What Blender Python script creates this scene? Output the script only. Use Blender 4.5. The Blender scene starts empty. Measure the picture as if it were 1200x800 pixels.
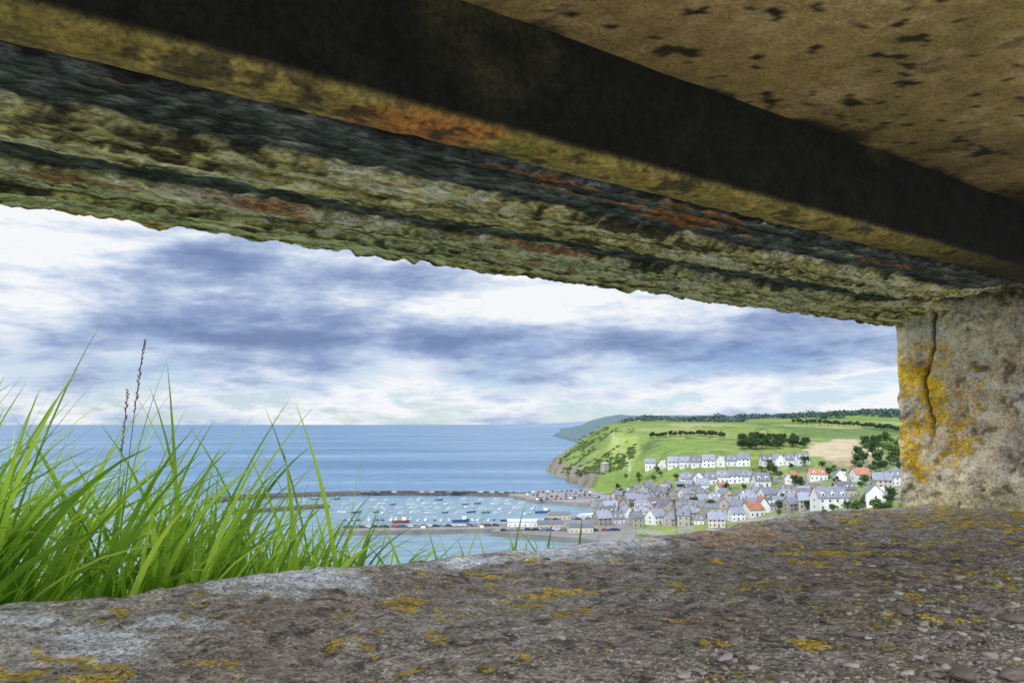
import bpy, math, random
import numpy as np
from mathutils import Vector, Matrix
random.seed(7); rng = np.random.default_rng(7)
H = 60.0; F = 942.0; P = math.radians(5.88); CP, SP = math.cos(P), math.sin(P)
scene = bpy.context.scene
COL = scene.collection
AX = math.atan2(.587, .8096)          # direction of the bunker wall
AS = (math.cos(AX), math.sin(AX)); AN = (-math.sin(AX), math.cos(AX))

# ------------------------------------------------------------------ basics
def ray(x, y):
    r = (x-600)/F; up = (400-y)/F
    return r, CP-up*SP, SP+up*CP
def gp(x, y, z=0.0):
    r, Y, Z = ray(x, y); t = (z-H)/Z
    return (r*t, Y*t)
def project(X, Y, Z):
    fc = Y*CP+Z*SP; zc = Z*CP-Y*SP
    fc = np.maximum(fc, .05)
    return 600+F*X/fc, 400-F*zc/fc
def _h(ix, iy, iz, s):
    n = (ix*374761393+iy*668265263+iz*2147483647+s*1274126177) & 0xffffffff
    n = ((n ^ (n >> 13))*1274126177) & 0xffffffff
    n = ((n ^ (n >> 16))*668265263) & 0xffffffff
    return ((n ^ (n >> 15)) & 0xffff)/32767.5-1.0
def vn(x, y, z=0.0, s=0):
    x = np.asarray(x, float); y = np.asarray(y, float); z = np.asarray(z, float)+np.zeros_like(x)
    fx, fy, fz = np.floor(x), np.floor(y), np.floor(z)
    ix, iy, iz = fx.astype(np.int64), fy.astype(np.int64), fz.astype(np.int64)
    u, v, w = x-fx, y-fy, z-fz
    u = u*u*(3-2*u); v = v*v*(3-2*v); w = w*w*(3-2*w)
    def L(a, b, t): return a+(b-a)*t
    c = [[[_h(ix+i, iy+j, iz+k, s) for k in (0, 1)] for j in (0, 1)] for i in (0, 1)]
    return L(L(L(c[0][0][0], c[1][0][0], u), L(c[0][1][0], c[1][1][0], u), v),
             L(L(c[0][0][1], c[1][0][1], u), L(c[0][1][1], c[1][1][1], u), v), w)
def fbm(x, y, z=0.0, o=4, s=0):
    r = 0; a = 1.0; t = 0; x = np.asarray(x, float); y = np.asarray(y, float); z = np.asarray(z, float)
    for i in range(o):
        th = .6+i*1.1; cx, sx = math.cos(th), math.sin(th)
        r = r+a*vn((x*cx-y*sx)*2**i+7.3*i, (x*sx+y*cx)*2**i, z*2**i, s+i*17); t += a; a *= .54
    return r/t*1.08
def sm(x): x = np.clip(x, 0, 1); return x*x*(3-2*x)
def mixc(c, col, m):
    m = np.clip(m, 0, 1)[..., None]
    return c*(1-m)+np.array(col)*m

def link(o, parent=None):
    COL.objects.link(o)
    if parent: o.parent = parent
    return o
def tag(o, label=None, cat=None, group=None, kind=None):
    if label: o['label'] = label
    if cat: o['category'] = cat
    if group: o['group'] = group
    if kind: o['kind'] = kind
    return o
def empty(name, loc, rz=0):
    o = bpy.data.objects.new(name, None); o.location = loc; o.rotation_euler = (0, 0, rz); o.empty_display_size = .3
    return link(o)
def build(name, v, f, mat, parent=None, cols=None, smooth=False, loc=None):
    me = bpy.data.meshes.new(name)
    me.from_pydata(v if isinstance(v, list) else v.tolist(), [], f if isinstance(f, list) else f.tolist())
    if smooth: me.polygons.foreach_set('use_smooth', [True]*len(me.polygons))
    if cols is not None:
        a = me.color_attributes.new(name='Col', type='FLOAT_COLOR', domain='POINT')
        c = np.ones((len(me.vertices), 4), np.float32); c[:, :3] = np.asarray(cols).reshape(-1, 3)
        a.data.foreach_set('color', c.ravel())
    me.materials.append(mat); me.update()
    o = bpy.data.objects.new(name, me)
    if loc: o.location = loc
    return link(o, parent)
def grid(name, X, Y, Z, mat, parent=None, cols=None, loc=None, flip=False):
    nu, nv = X.shape
    v = np.stack([X, Y, Z], -1).reshape(-1, 3)
    i = np.arange(nu-1)[:, None]*nv+np.arange(nv-1)[None, :]
    f = np.stack([i, i+nv, i+nv+1, i+1], -1).reshape(-1, 4)
    if flip: f = f[:, ::-1]
    return build(name, v, f, mat, parent, cols, True, loc)
class MB:
    def __init__(s): s.v = []; s.f = []
    def add(s, v, f):
        k = len(s.v); s.v += [tuple(p) for p in v]; s.f += [tuple(i+k for i in q) for q in f]; return s
    def box(s, x0, x1, y0, y1, z0, z1):
        v = [(x, y, z) for z in (z0, z1) for x, y in ((x0, y0), (x1, y0), (x1, y1), (x0, y1))]
        return s.add(v, [(3, 2, 1, 0), (4, 5, 6, 7), (0, 1, 5, 4), (1, 2, 6, 5), (2, 3, 7, 6), (3, 0, 4, 7)])
    def prism(s, pts, z0, z1):
        n = len(pts)
        return s.add([(x, y, z0) for x, y in pts]+[(x, y, z1) for x, y in pts],
                     [tuple(range(n-1, -1, -1)), tuple(range(n, 2*n))]+[(i, (i+1) % n, n+(i+1) % n, n+i) for i in range(n)])
    def tube(s, pts, rad, n=8):
        rings = []
        for i, p in enumerate(pts):
            p = Vector(p); a = Vector(pts[max(i-1, 0)]); b = Vector(pts[min(i+1, len(pts)-1)])
            d = (b-a).normalized(); q = d.orthogonal().normalized(); w = d.cross(q)
            r = rad[i] if isinstance(rad, (list, tuple)) else rad
            rings.append([p+q*math.cos(t)*r+w*math.sin(t)*r for t in [2*math.pi*k/n for k in range(n)]])
        v = [x for r in rings for x in r]; f = []
        for i in range(len(pts)-1):
            for k in range(n): f.append((i*n+k, i*n+(k+1) % n, (i+1)*n+(k+1) % n, (i+1)*n+k))
        f.append(tuple(range(n-1, -1, -1))); f.append(tuple(range((len(pts)-1)*n, len(pts)*n)))
        return s.add(v, f)
    def build(s, name, mat, parent=None, smooth=False): return build(name, s.v, s.f, mat, parent, None, smooth)
kids = {}
def note(root):
    for o in [root]+list(root.children_recursive): kids[o.name] = list(o.children)
def copy_tree(o, parent=None):
    c = o.copy(); COL.objects.link(c); c.parent = parent
    for ch in kids.get(o.name, []): copy_tree(ch, c)
    return c
ORD = 'leftmost,second,third,fourth,fifth,sixth,seventh,eighth,ninth,tenth,eleventh,twelfth,thirteenth,fourteenth,fifteenth,sixteenth,seventeenth,eighteenth,nineteenth,twentieth,twenty-first,twenty-second,twenty-third,twenty-fourth,twenty-fifth,twenty-sixth,twenty-seventh,twenty-eighth'.split(',')
def place_word(i): return 'leftmost' if i == 0 else ORD[i]+' from left'

# ------------------------------------------------------------------ materials
def nodes(name):
    m = bpy.data.materials.new(name); m.use_nodes = True
    nt = m.node_tree; b = nt.nodes['Principled BSDF']
    return m, nt, b
def N(nt, t, **kw):
    n = nt.nodes.new(t)
    for k, v in kw.items():
        if k in n.inputs: n.inputs[k].default_value = v
        else: setattr(n, k, v)
    return n
def mathn(nt, op, a, b=None, c=None):
    n = nt.nodes.new('ShaderNodeMath'); n.operation = op
    for i, q in enumerate((a, b, c)):
        if q is None: continue
        if isinstance(q, (int, float)): n.inputs[i].default_value = q
        else: nt.links.new(q, n.inputs[i])
    return n.outputs[0]
def noise(nt, vec, scale, detail=5, rough=.6, dist=0):
    n = N(nt, 'ShaderNodeTexNoise', Scale=scale, Detail=detail, Roughness=rough, Distortion=dist)
    if vec is not None: nt.links.new(vec, n.inputs['Vector'])
    return n.outputs['Fac']
def ramp(nt, fac, stops):
    r = nt.nodes.new('ShaderNodeValToRGB'); e = r.color_ramp.elements
    while len(e) < len(stops): e.new(.5)
    for i, (p, c) in enumerate(stops):
        e[i].position = p; e[i].color = (c, c, c, 1) if isinstance(c, (int, float)) else (*c, 1)
    nt.links.new(fac, r.inputs[0]); return r.outputs[0]
def mulc(nt, a, b, mode='MULTIPLY', fac=1.0):
    m = nt.nodes.new('ShaderNodeMix'); m.data_type = 'RGBA'; m.blend_type = mode
    if isinstance(fac, (int, float)): m.inputs[0].default_value = fac
    else: nt.links.new(fac, m.inputs[0])
    for i, q in ((6, a), (7, b)):
        if isinstance(q, tuple): m.inputs[i].default_value = (*q, 1)
        else: nt.links.new(q, m.inputs[i])
    return m.outputs[2]
def painted(name, sc1, sc2, lo, hi, bump, bdist, vor=0, rough=.88, stretch=None):
    """vertex colour broken up by two noises, with a bump"""
    m, nt, b = nodes(name)
    a = N(nt, 'ShaderNodeAttribute', attribute_name='Col')
    tc = N(nt, 'ShaderNodeTexCoord').outputs['Object']
    if stretch:
        mp = N(nt, 'ShaderNodeMapping'); mp.inputs['Scale'].default_value = stretch; nt.links.new(tc, mp.inputs[0]); tc = mp.outputs[0]
    n1 = noise(nt, tc, sc1, 5, .72); n2 = noise(nt, tc, sc2, 3, .72)
    c = mulc(nt, a.outputs['Color'], ramp(nt, n1, [(.36, lo), (.64, hi)]))
    c = mulc(nt, c, ramp(nt, n2, [(.38, lo), (.62, hi)]))
    nt.links.new(c, b.inputs['Base Color']); b.inputs['Roughness'].default_value = rough
    b.inputs['Specular IOR Level'].default_value = .3
    h = mathn(nt, 'ADD', mathn(nt, 'MULTIPLY', n1, 1.4), mathn(nt, 'MULTIPLY', n2, .6))
    if vor:
        v = N(nt, 'ShaderNodeTexVoronoi', Scale=vor); nt.links.new(tc, v.inputs['Vector'])
        h = mathn(nt, 'SUBTRACT', h, mathn(nt, 'MULTIPLY', v.outputs['Distance'], .9))
    bp = N(nt, 'ShaderNodeBump', Strength=bump, Distance=bdist); nt.links.new(h, bp.inputs['Height'])
    nt.links.new(bp.outputs[0], b.inputs['Normal'])
    return m
def plain(name, col, rough=.8, var=.35, sc=1.5, metal=0):
    m, nt, b = nodes(name)
    tc = N(nt, 'ShaderNodeTexCoord').outputs['Object']
    oi = N(nt, 'ShaderNodeObjectInfo').outputs['Random']
    n = noise(nt, tc, sc, 3, .65)
    c = mulc(nt, tuple(col), ramp(nt, n, [(.25, 1-var), (.75, 1+var*.6)]))
    c = mulc(nt, c, ramp(nt, oi, [(0, 1-var*.6), (1, 1+var*.3)]))
    nt.links.new(c, b.inputs['Base Color']); b.inputs['Roughness'].default_value = rough; b.inputs['Metallic'].default_value = metal
    return m
def foliage(name, dark, light, trans=.25, sc=.35, rough=.6):
    m, nt, b = nodes(name)
    g = N(nt, 'ShaderNodeNewGeometry').outputs['Random Per Island']
    tc = N(nt, 'ShaderNodeTexCoord').outputs['Object']
    n = noise(nt, tc, sc, 2, .6)
    f = mathn(nt, 'ADD', mathn(nt, 'MULTIPLY', g, .5), mathn(nt, 'MULTIPLY', n, .55))
    c = ramp(nt, f, [(.2, dark), (.8, light)])
    nt.links.new(c, b.inputs['Base Color']); b.inputs['Roughness'].default_value = rough
    b.inputs['Specular IOR Level'].default_value = .25
    if trans:
        t = N(nt, 'ShaderNodeBsdfTranslucent'); nt.links.new(c, t.inputs[0])
        mx = N(nt, 'ShaderNodeMixShader'); mx.inputs[0].default_value = trans
        nt.links.new(b.outputs[0], mx.inputs[1]); nt.links.new(t.outputs[0], mx.inputs[2])
        nt.links.new(mx.outputs[0], nt.nodes['Material Output'].inputs[0])
    return m

M = {}
M['lintel'] = painted('crusted_concrete', 34, 150, .5, 1.55, 1.0, .012, 60, stretch=(.4, 1.2, 1.2))
M['ceiling'] = painted('ceiling_concrete', 24, 190, .74, 1.25, .7, .005, 0)
M['beam'] = painted('beam_concrete', 14, 110, .6, 1.35, .6, .008, 0)
M['sill'] = painted('sill_concrete', 38, 170, .54, 1.48, 1.0, .014, 95)
M['pier'] = painted('pier_concrete', 18, 130, .68, 1.35, .9, .013, 50)
M['terrain'] = painted('hill_ground', .06, .35, .80, 1.16, .5, 1.0, 0, .95)
M['hillside'] = painted('near_ground', 3, 30, .6, 1.3, .8, .03, 0, .95)
M['pebble'] = plain('pebble_stone', (.30, .22, .175), .65, .6, 14)
M['pebble_light'] = plain('pale_pebble_stone', (.56, .47, .40), .65, .4, 14)
M['grit'] = foliage('grit', (.08, .06, .045), (.60, .50, .39), 0, 8, .9)
M['grass'] = foliage('tall_grass', (.10, .25, .015), (.66, .88, .10), .5, 6, .4)
M['seed'] = plain('dry_seed', (.34, .19, .16), .8, .3, 40)
M['stem'] = plain('dry_stem', (.28, .30, .10), .7, .3, 10)
M['leaf_dark'] = foliage('leaves_dark', (.014, .034, .014), (.06, .115, .035), .1, .25)
M['leaf_mid'] = foliage('leaves_mid', (.035, .075, .018), (.13, .21, .05), .15, .25)
M['leaf_far'] = foliage('leaves_far', (.030, .058, .060), (.07, .115, .095), 0, .02)
M['bark'] = plain('bark', (.09, .07, .05))
M['slate'] = plain('slate_roof', (.20, .215, .255), .6, .5, .8)
M['slate_dark'] = plain('dark_slate_roof', (.12, .13, .155), .6, .5, .8)
M['tile'] = plain('orange_tile_roof', (.34, .14, .085), .8, .35, .8)
M['white'] = plain('white_render', (.64, .63, .60), .85, .25, .4)
M['cream'] = plain('cream_render', (.47, .43, .35), .85, .3, .4)
M['stone'] = plain('grey_stone_wall', (.33, .30, .25), .9, .4, 1.2)
M['brick'] = plain('chimney_brick', (.28, .18, .14), .9, .3, 3)
M['glass'] = plain('window_glass', (.05, .06, .08), .15, .2)
M['door'] = plain('painted_door', (.10, .12, .16), .5, .5)
M['metalroof'] = plain('pale_metal_roof', (.42, .46, .52), .5, .2, .3)
M['quay'] = plain('quay_concrete', (.21, .20, .185), .9, .35, .12)
M['inner'] = plain('bunker_concrete', (.60, .54, .44), .9, .3, 1.2)
M['quayface'] = plain('jetty_stone', (.15, .13, .11), .9, .45, .2)
M['hull_white'] = plain('white_hull', (.66, .66, .66), .35, .08)
M['hull_blue'] = plain('blue_hull', (.05, .10, .22), .4, .3)
M['hull_red'] = plain('red_hull', (.22, .05, .04), .4, .3)
M['cabin'] = plain('boat_cabin', (.3, .33, .37), .4, .2)
M['mast'] = plain('mast_metal', (.5, .5, .5), .4, .2)
for n_, c_ in (('car_white', (.6, .6, .6)), ('car_grey', (.22, .24, .28)), ('car_dark', (.03, .035, .05)), ('car_red', (.25, .05, .04)), ('car_blue', (.05, .10, .22))):
    M[n_] = plain(n_, c_, .3, .1)
M['tyre'] = plain('tyre', (.02, .02, .02), .9, .1)

# ------------------------------------------------------------------ bunker (local frame: x along wall, y outward, z relative to eye level)
bunker = empty('bunker', (0, 0, H-1.6), AX)
tag(bunker, 'weathered concrete bunker whose long horizontal slit frames the sea and harbour view', 'bunker')
OFF = (0, 0, 1.6)
def loc2world(S, Nn): return S*AS[0]+Nn*AN[0], S*AS[1]+Nn*AN[1]
def pxof(S, Nn, Z): X, Y = loc2world(S, Nn); return project(X, Y, Z)
def ell(px, py, cx, cy, rx, ry, wob=0): return 1-np.sqrt(((px-cx)/rx)**2+((py-cy)/ry)**2)+wob

ZS = -.272
def sill_z(S, Nn):
    z = ZS+.014*fbm(S*1.7, Nn*1.7, 0, 3, 3)+.008*fbm(S*7, Nn*7, 0, 3, 5)+.0052*fbm(S*26, Nn*26, 0, 3, 9)
    px, py = pxof(S, Nn, np.full_like(S, ZS))
    z = z+.014*np.exp(-((px-900)/130)**2)*sm((Nn-1.2)/.25)+.012*np.exp(-((px-330)/150)**2)*sm((Nn-1.2)/.25)
    e = 1.47+.035*fbm(S*3.2, S*0, 0, 4, 21)
    z = z-.012*sm((Nn-(e-.08))/.08)
    z = z-np.clip(Nn-e, 0, 1)*1.9
    return z
s = np.concatenate([np.arange(-1.6, -.3, .03), np.arange(-.3, 3.1, .0062)]); n = np.concatenate([np.arange(-.05, .3, .03), np.arange(.3, 1.62, .0062), np.array([1.65, 1.7, 1.8])])
S, Nn = np.meshgrid(s, n, indexing='ij')
Z = sill_z(S, Nn)
px, py = pxof(S, Nn, np.full_like(S, ZS))
w1 = fbm(S*6, Nn*6, 0, 4, 31); w2 = fbm(S*16, Nn*16, 0, 4, 41); w3 = fbm(S*40, Nn*40, 0, 3, 51); w4 = fbm(S*62, Nn*62, 0, 2, 52)
c = np.zeros(S.shape+(3,))+np.array((.58, .485, .39))
c = mixc(c, (.74, .65, .56), sm(w1*1.3+.3)*.7)
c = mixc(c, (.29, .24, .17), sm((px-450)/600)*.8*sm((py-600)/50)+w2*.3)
c = mixc(c, (.31, .28, .09), (w2*1.5-.15+.35*sm((px-650)/300))*.6)
c = mixc(c, (.46, .33, .23), sm(w1*-2.4+.0)*.5)
c = mixc(c, (.10, .08, .062), sm((w3-.14)*4)*.78)
c = mixc(c, (.78, .69, .58), sm((w4-.38)*6)*.5)
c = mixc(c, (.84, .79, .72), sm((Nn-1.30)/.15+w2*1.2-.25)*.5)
for (cx, cy, rx, ry) in ((325, 687, 125, 18), (120, 750, 80, 16), (215, 732, 70, 8), (650, 650, 110, 13), (720, 635, 60, 10), (20, 728, 50, 7), (560, 657, 45, 7)):
    c = mixc(c, (1.0, .97, .95), sm((ell(px, py, cx, cy, rx, ry, w1*.5+w2*.6)+.10)*1.7)*.95)
lm = np.full_like(S, -9.)
for (cx, cy, rx, ry) in ((560, 706, 110, 18), (450, 745, 60, 14), (240, 778, 80, 14), (60, 782, 150, 22), (470, 700, 30, 8), (640, 690, 50, 8), (1130, 615, 130, 26), (480, 770, 60, 8), (960, 650, 60, 8), (110, 712, 50, 7)):
    lm = np.maximum(lm, ell(px, py, cx, cy, rx, ry))
c = mixc(c, (.86, .58, .06), sm((np.clip(lm, -.7, .3)*.75+w2*1.2+w3*1.9-.58)*6)*.85)
c = mixc(c, (.70, .42, .24), sm(ell(px, py, 860, 627, 70, 14, w2*.8)*2)*.6)
c = mixc(c, (.70, .62, .50), sm((.30-Nn)/.1))  # unseen inner strip made paler to bounce light onto the ceiling
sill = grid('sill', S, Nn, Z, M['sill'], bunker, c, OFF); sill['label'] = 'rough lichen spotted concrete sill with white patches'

# lintel underside
s = np.concatenate([np.arange(-1.4, -.1, .03), np.arange(-.1, 3.4, .0058)]); n = np.concatenate([np.arange(.876, 1.515, .0048)])
S, Nn = np.meshgrid(s, n, indexing='ij')
wob = .008*fbm(S*1.8, Nn*0, 0, 3, 61)+.012*fbm(S*8, Nn*12, 0, 4, 62)+.007*fbm(S*30, Nn*40, 0, 2, 63)
q = Nn+wob
def step(a, b): return sm((q-a)/(b-a))
base = .369-.010*step(.88, .9)+.010*step(.9, .95)-.016*step(1.035, 1.055)+.008*step(1.08, 1.10)-.008*step(1.12, 1.135)+.016*step(1.170, 1.19)-.016*step(1.283, 1.297)+.009*step(1.33, 1.35)-.008*step(1.40, 1.41)
palem = step(1.02, 1.05)*(1-step(1.165, 1.190))+step(1.275, 1.295)
def streak(fs, fn, o, sd):
    w = .10*vn(S*2.3, Nn*3, 0, sd+5); r = 0; a = 1; t = 0
    for i in range(o):
        r = r+a*vn(S*fs*1.9**i+w*3+i*3.7, (Nn+w*.05)*fn*1.7**i+i*1.3, 0, sd+i); t += a; a *= .6
    return r/t*1.2
d1 = fbm(S*6, Nn*14, 0, 4, 71); d2 = streak(5, 60, 4, 72); d3 = fbm(S*42, Nn*66, 0, 3, 73); ds = streak(1.6, 42, 3, 174)
drip = np.abs(fbm(S*24, Nn*12, 0, 1, 75)); drip2 = np.abs(fbm(S*50, Nn*30, 0, 1, 76))
Z = base+.002*d1+.0030*d2+.0050*d3+.002*ds-palem*(.003*(1-drip)**4+.003*(1-drip2)**3)
Z = Z-.005*sm((Nn-1.46)/.04)*(.3+fbm(S*34, S*0, 0, 3, 78)*1.8)
Z = Z+.075*sm((1.48-Nn)/.36)*sm((S-2.25)/.45)
c = np.zeros(S.shape+(3,))+np.array((.085, .105, .105))
c = mixc(c, (.25, .285, .28), sm(d2*1.0+d3*2.2+.1)*.8)
c = mixc(c, (.70, .63, .24), sm(palem*2.0+ds*.5+d2*.4+d1*.3-.70)*.95)
c = mixc(c, (1.0, .98, .70), sm((palem*1.35+ds*.9+d2*1.1+d3*.9+d1*.4-.98)*1.5)*.97)
c = mixc(c, (.30, .38, .05), sm(d1*2.0-.2+d3+ds*1.0)*.5*palem)
c = mixc(c, (.60, .22, .05), sm((ds*1.5+d1*.9-.80)*3+d2)*.75)
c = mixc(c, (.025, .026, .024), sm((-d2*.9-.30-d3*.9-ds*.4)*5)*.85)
c = mixc(c, (.015, .015, .013), np.exp(-((q-1.183)/.008)**2)*.9)
c = mixc(c, (.02, .02, .017), np.exp(-((q-1.393)/.004)**2)*.7)
c = mixc(c, (.02, .02, .017), np.exp(-((q-1.118)/.004)**2)*.6)
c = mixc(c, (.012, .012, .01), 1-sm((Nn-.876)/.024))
c = mixc(c, (.05, .045, .03), sm((S-2.3)/.6)*sm((1.35-Nn)/.2)*.75)  # shade at the pier end painted into the lintel colour
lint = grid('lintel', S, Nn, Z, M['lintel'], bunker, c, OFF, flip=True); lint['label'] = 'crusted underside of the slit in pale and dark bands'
s2 = np.arange(-1.4, 3.4, .04); zz = np.linspace(.38, 1.1, 12)
S2, Z2 = np.meshgrid(s2, zz, indexing='ij'); N2 = 1.505+.01*fbm(S2*5, Z2*5, 0, 3, 5)
grid('outer_face', S2, N2, Z2, M['lintel'], bunker, np.zeros(S2.shape+(3,))+np.array((.25, .23, .2)), OFF)

# roof beam: profile swept along the wall
prof = [(.7775, .53)]+[(.7775, z) for z in np.linspace(.508, .362, 30)]+[(.779, .357), (.783, .3535)]+[(a, .3535+.003*math.sin(a*60)) for a in np.linspace(.789, .856, 18)]+[(.861, .358), (.863, .366)]+[(.864, z) for z in np.linspace(.38, .47, 6)]
prof = np.array(prof); s = np.concatenate([np.arange(-1.4, -.1, .04), np.arange(-.1, 4.2, .008)])
S = s[:, None]+np.zeros(len(prof)); Nn = prof[:, 0]+np.zeros((len(s), 1)); Z = prof[:, 1]+np.zeros((len(s), 1))
e1 = fbm(S*4, Nn*4, Z*8, 4, 91); e2 = fbm(S*18, Nn*18, Z*18, 4, 92); e3 = fbm(S*60, Nn*60, Z*60, 2, 93)
strip = sm((.366-Z)/.01)*sm((Nn-.775)/.006)
edge = np.exp(-((Nn-.782)/.012)**2)*np.exp(-((Z-.356)/.014)**2)
Nn = Nn+.003*e1+.0015*e2+edge*.006*(e2+e1); Z = Z+strip*(.004*e1+.004*e2+.002*e3)+edge*.007*np.abs(e2)
px, py = pxof(S, Nn, Z)
end_shade = sm((S-1.25)/.75)
c = np.zeros(S.shape+(3,))+np.array((.014, .013, .008))
c = mixc(c, (.060, .055, .022), sm(e1*1.5+e2*.6-.1)*.75)
c = mixc(c, (.50, .38, .10), strip*(.85+e2*.5))
c = mixc(c, (.24, .25, .04), strip*sm(e1*2+.1)*.6)
c = mixc(c, (.60, .22, .045), strip*sm(ell(px, py, 490, 150, 110, 34, e2*.9)*1.6)*.8)
c = mixc(c, (.05, .045, .03), strip*sm((e2+e3*.5-.16)*5)*.8)
c = mixc(c, (.012, .011, .008), end_shade*.9)  # shadow of the pier corner painted into the beam colour
c = mixc(c, (.008, .008, .007), sm((Nn-.861)/.003)*sm((Z-.36)/.01))
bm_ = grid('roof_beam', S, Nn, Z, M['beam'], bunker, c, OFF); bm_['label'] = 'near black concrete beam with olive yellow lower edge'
MB().box(-1.4, 4.2, .858, .90, .44, .50).build('crack_back', plain('black_crevice', (.008, .008, .008)), bunker).location = OFF
# ceiling
RB = .06
s = np.arange(-1.4, 4.4, .0085); n = np.arange(RB, .79, .008)
S, Nn = np.meshgrid(s, n, indexing='ij')
f1 = fbm(S*3, Nn*3, 0, 4, 101); f2 = fbm(S*11, Nn*11, 0, 4, 102); f3 = fbm(S*34, Nn*34, 0, 3, 103)
Z = .508+.005*f1+.002*f2+.0012*f3
seam = np.exp(-((Nn-.47-.006*f1)/.003)**2); Z = Z+.003*seam
c = np.zeros(S.shape+(3,))+np.array((.38, .275, .105))
c = mixc(c, (.24, .195, .065), sm(f1*2.0+.25)*.65)
c = mixc(c, (.54, .40, .20), sm(f2*2.0+f3*.7)*.6)
c = mixc(c, (.018, .016, .012), sm((fbm(S*40, Nn*50, 0, 2, 104)-.58)*30)*.95)
c = mixc(c, (.018, .016, .012), sm((fbm(S*13, Nn*17, 0, 4, 106)-.60)*20)*.9)
c = mixc(c, (.06, .05, .03), sm((f1*.5+f3*.7+f2*.6-.60+.42*sm((Nn-.60)/.16))*7)*.6)
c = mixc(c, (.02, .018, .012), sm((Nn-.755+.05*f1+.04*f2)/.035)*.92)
c = mixc(c, (.022, .019, .012), sm((S-1.5+.35*f1+(Nn-.6)*.8)/.6)*.9)  # painted shade, deepening along the ceiling towards the pier
c = mixc(c, (.16, .12, .06), seam*.5)
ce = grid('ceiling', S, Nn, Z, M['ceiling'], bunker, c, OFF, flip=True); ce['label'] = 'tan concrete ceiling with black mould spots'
MB().box(-1.4, 4.4, RB, 1.49, .56, .80).build('roof_slab', M['quay'], bunker).location = OFF
# side pier
path = [(3.9, 1.52), (3.2, 1.51), (2.80, 1.505), (2.755, 1.49), (2.75, 1.45), (2.79, 1.30), (2.83, 1.145), (2.88, .98), (2.93, .80), (2.97, .60), (2.99, .3), (2.99, 0)]
pp = []
for a, b in zip(path[:-1], path[1:]):
    L = math.dist(a, b); k = max(2, int(L/.0066)) if a[0] < 3.1 and a[1] > .5 else 8
    for i in range(k): t = i/k; pp.append((a[0]+(b[0]-a[0])*t, a[1]+(b[1]-a[1])*t))
pp = np.array(pp); z = np.arange(-.34, .50, .0066)
A, Z = np.meshgrid(np.arange(len(pp)), z, indexing='ij')
S = pp[A, 0]; Nn = pp[A, 1]
g1 = fbm(Nn*5, Z*5, S*5, 4, 111); g2 = fbm(Nn*15, Z*15, S*15, 4, 112); g3 = fbm(Nn*50, Z*50, S*50, 3, 113)
crk = np.exp(-((Nn-1.395-.018*fbm(Z*9, Z*0, 0, 4, 114)+.03*sm((Z-.12)/.2))/.0055)**2)*sm((Z+.14)/.2)
bulge = .03*sm((.2-Z)/.5)
chip = sm((fbm(Nn*7, Z*7, 0, 3, 119)-.22)*9); pit = sm((fbm(Nn*34, Z*34, 0, 2, 121)-.50)*8)
S = S+.024*g1+.016*g2+.010*g3-bulge*.5+.024*crk+.010*chip+.008*pit-.014*sm((1.39-Nn)/.012)*sm((Z-.02)/.1)
Nn = Nn+.020*g2*(S < 2.85)
px, py = pxof(S, Nn, Z)
c = np.zeros(S.shape+(3,))+np.array((1.0, .82, .56))
c = mixc(c, (.80, .58, .34), sm(g1*1.8+.05)*.7)
c = mixc(c, (1.0, .97, .86), sm(g2*1.9-.05)*.6)
c = mixc(c, (.60, .52, .44), chip*.6)
c = mixc(c, (.20, .145, .10), pit*.7)
c = mixc(c, (.30, .21, .13), sm((g2+g3-.38)*3)*.6)
lich = sm(ell(px, py, 1072, 470, 38, 126, g2*.9+g1*.3)*2.6)
c = mixc(c, (1.0, .58, .015), lich*sm(g2*2.4+g3*2.2+.65)*.98)
c = mixc(c, (1.0, .88, .50), lich*sm(g3*3-.4)*.5)
c = mixc(c, (1.0, .60, .03), sm(ell(px, py, 1120, 500, 26, 60, g2*1.2)*2)*sm(g3*4+g2*2)*.8)
c = mixc(c, (1.0, .97, .90), sm(ell(px, py, 1075, 385, 40, 28, g2)*2)*.6)
c = mixc(c, (.50, .43, .11), sm((.1-(Z+.26))/.08+g2*.8)*.4)
c = mixc(c, (.012, .010, .008), crk*.97)
c = mixc(c, (.08, .065, .045), sm((Z-.36+.04*g1)/.06)*.75)  # corner shadow painted onto the top of the pier
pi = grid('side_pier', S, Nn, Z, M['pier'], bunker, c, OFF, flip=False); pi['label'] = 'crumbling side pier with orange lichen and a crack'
MB().box(3.05, 4.2, .1, 1.49, -.9, .50).build('pier_core', M['quay'], bunker).location = OFF
MB().box(-1.6, 4.2, -.04, 1.46, -1.6, -.33).build('front_wall', M['inner'], bunker).location = OFF
MB().box(-1.6, 4.4, -3.2, -.05, -1.75, -1.6).build('bunker_floor', M['inner'], bunker).location = OFF

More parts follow.
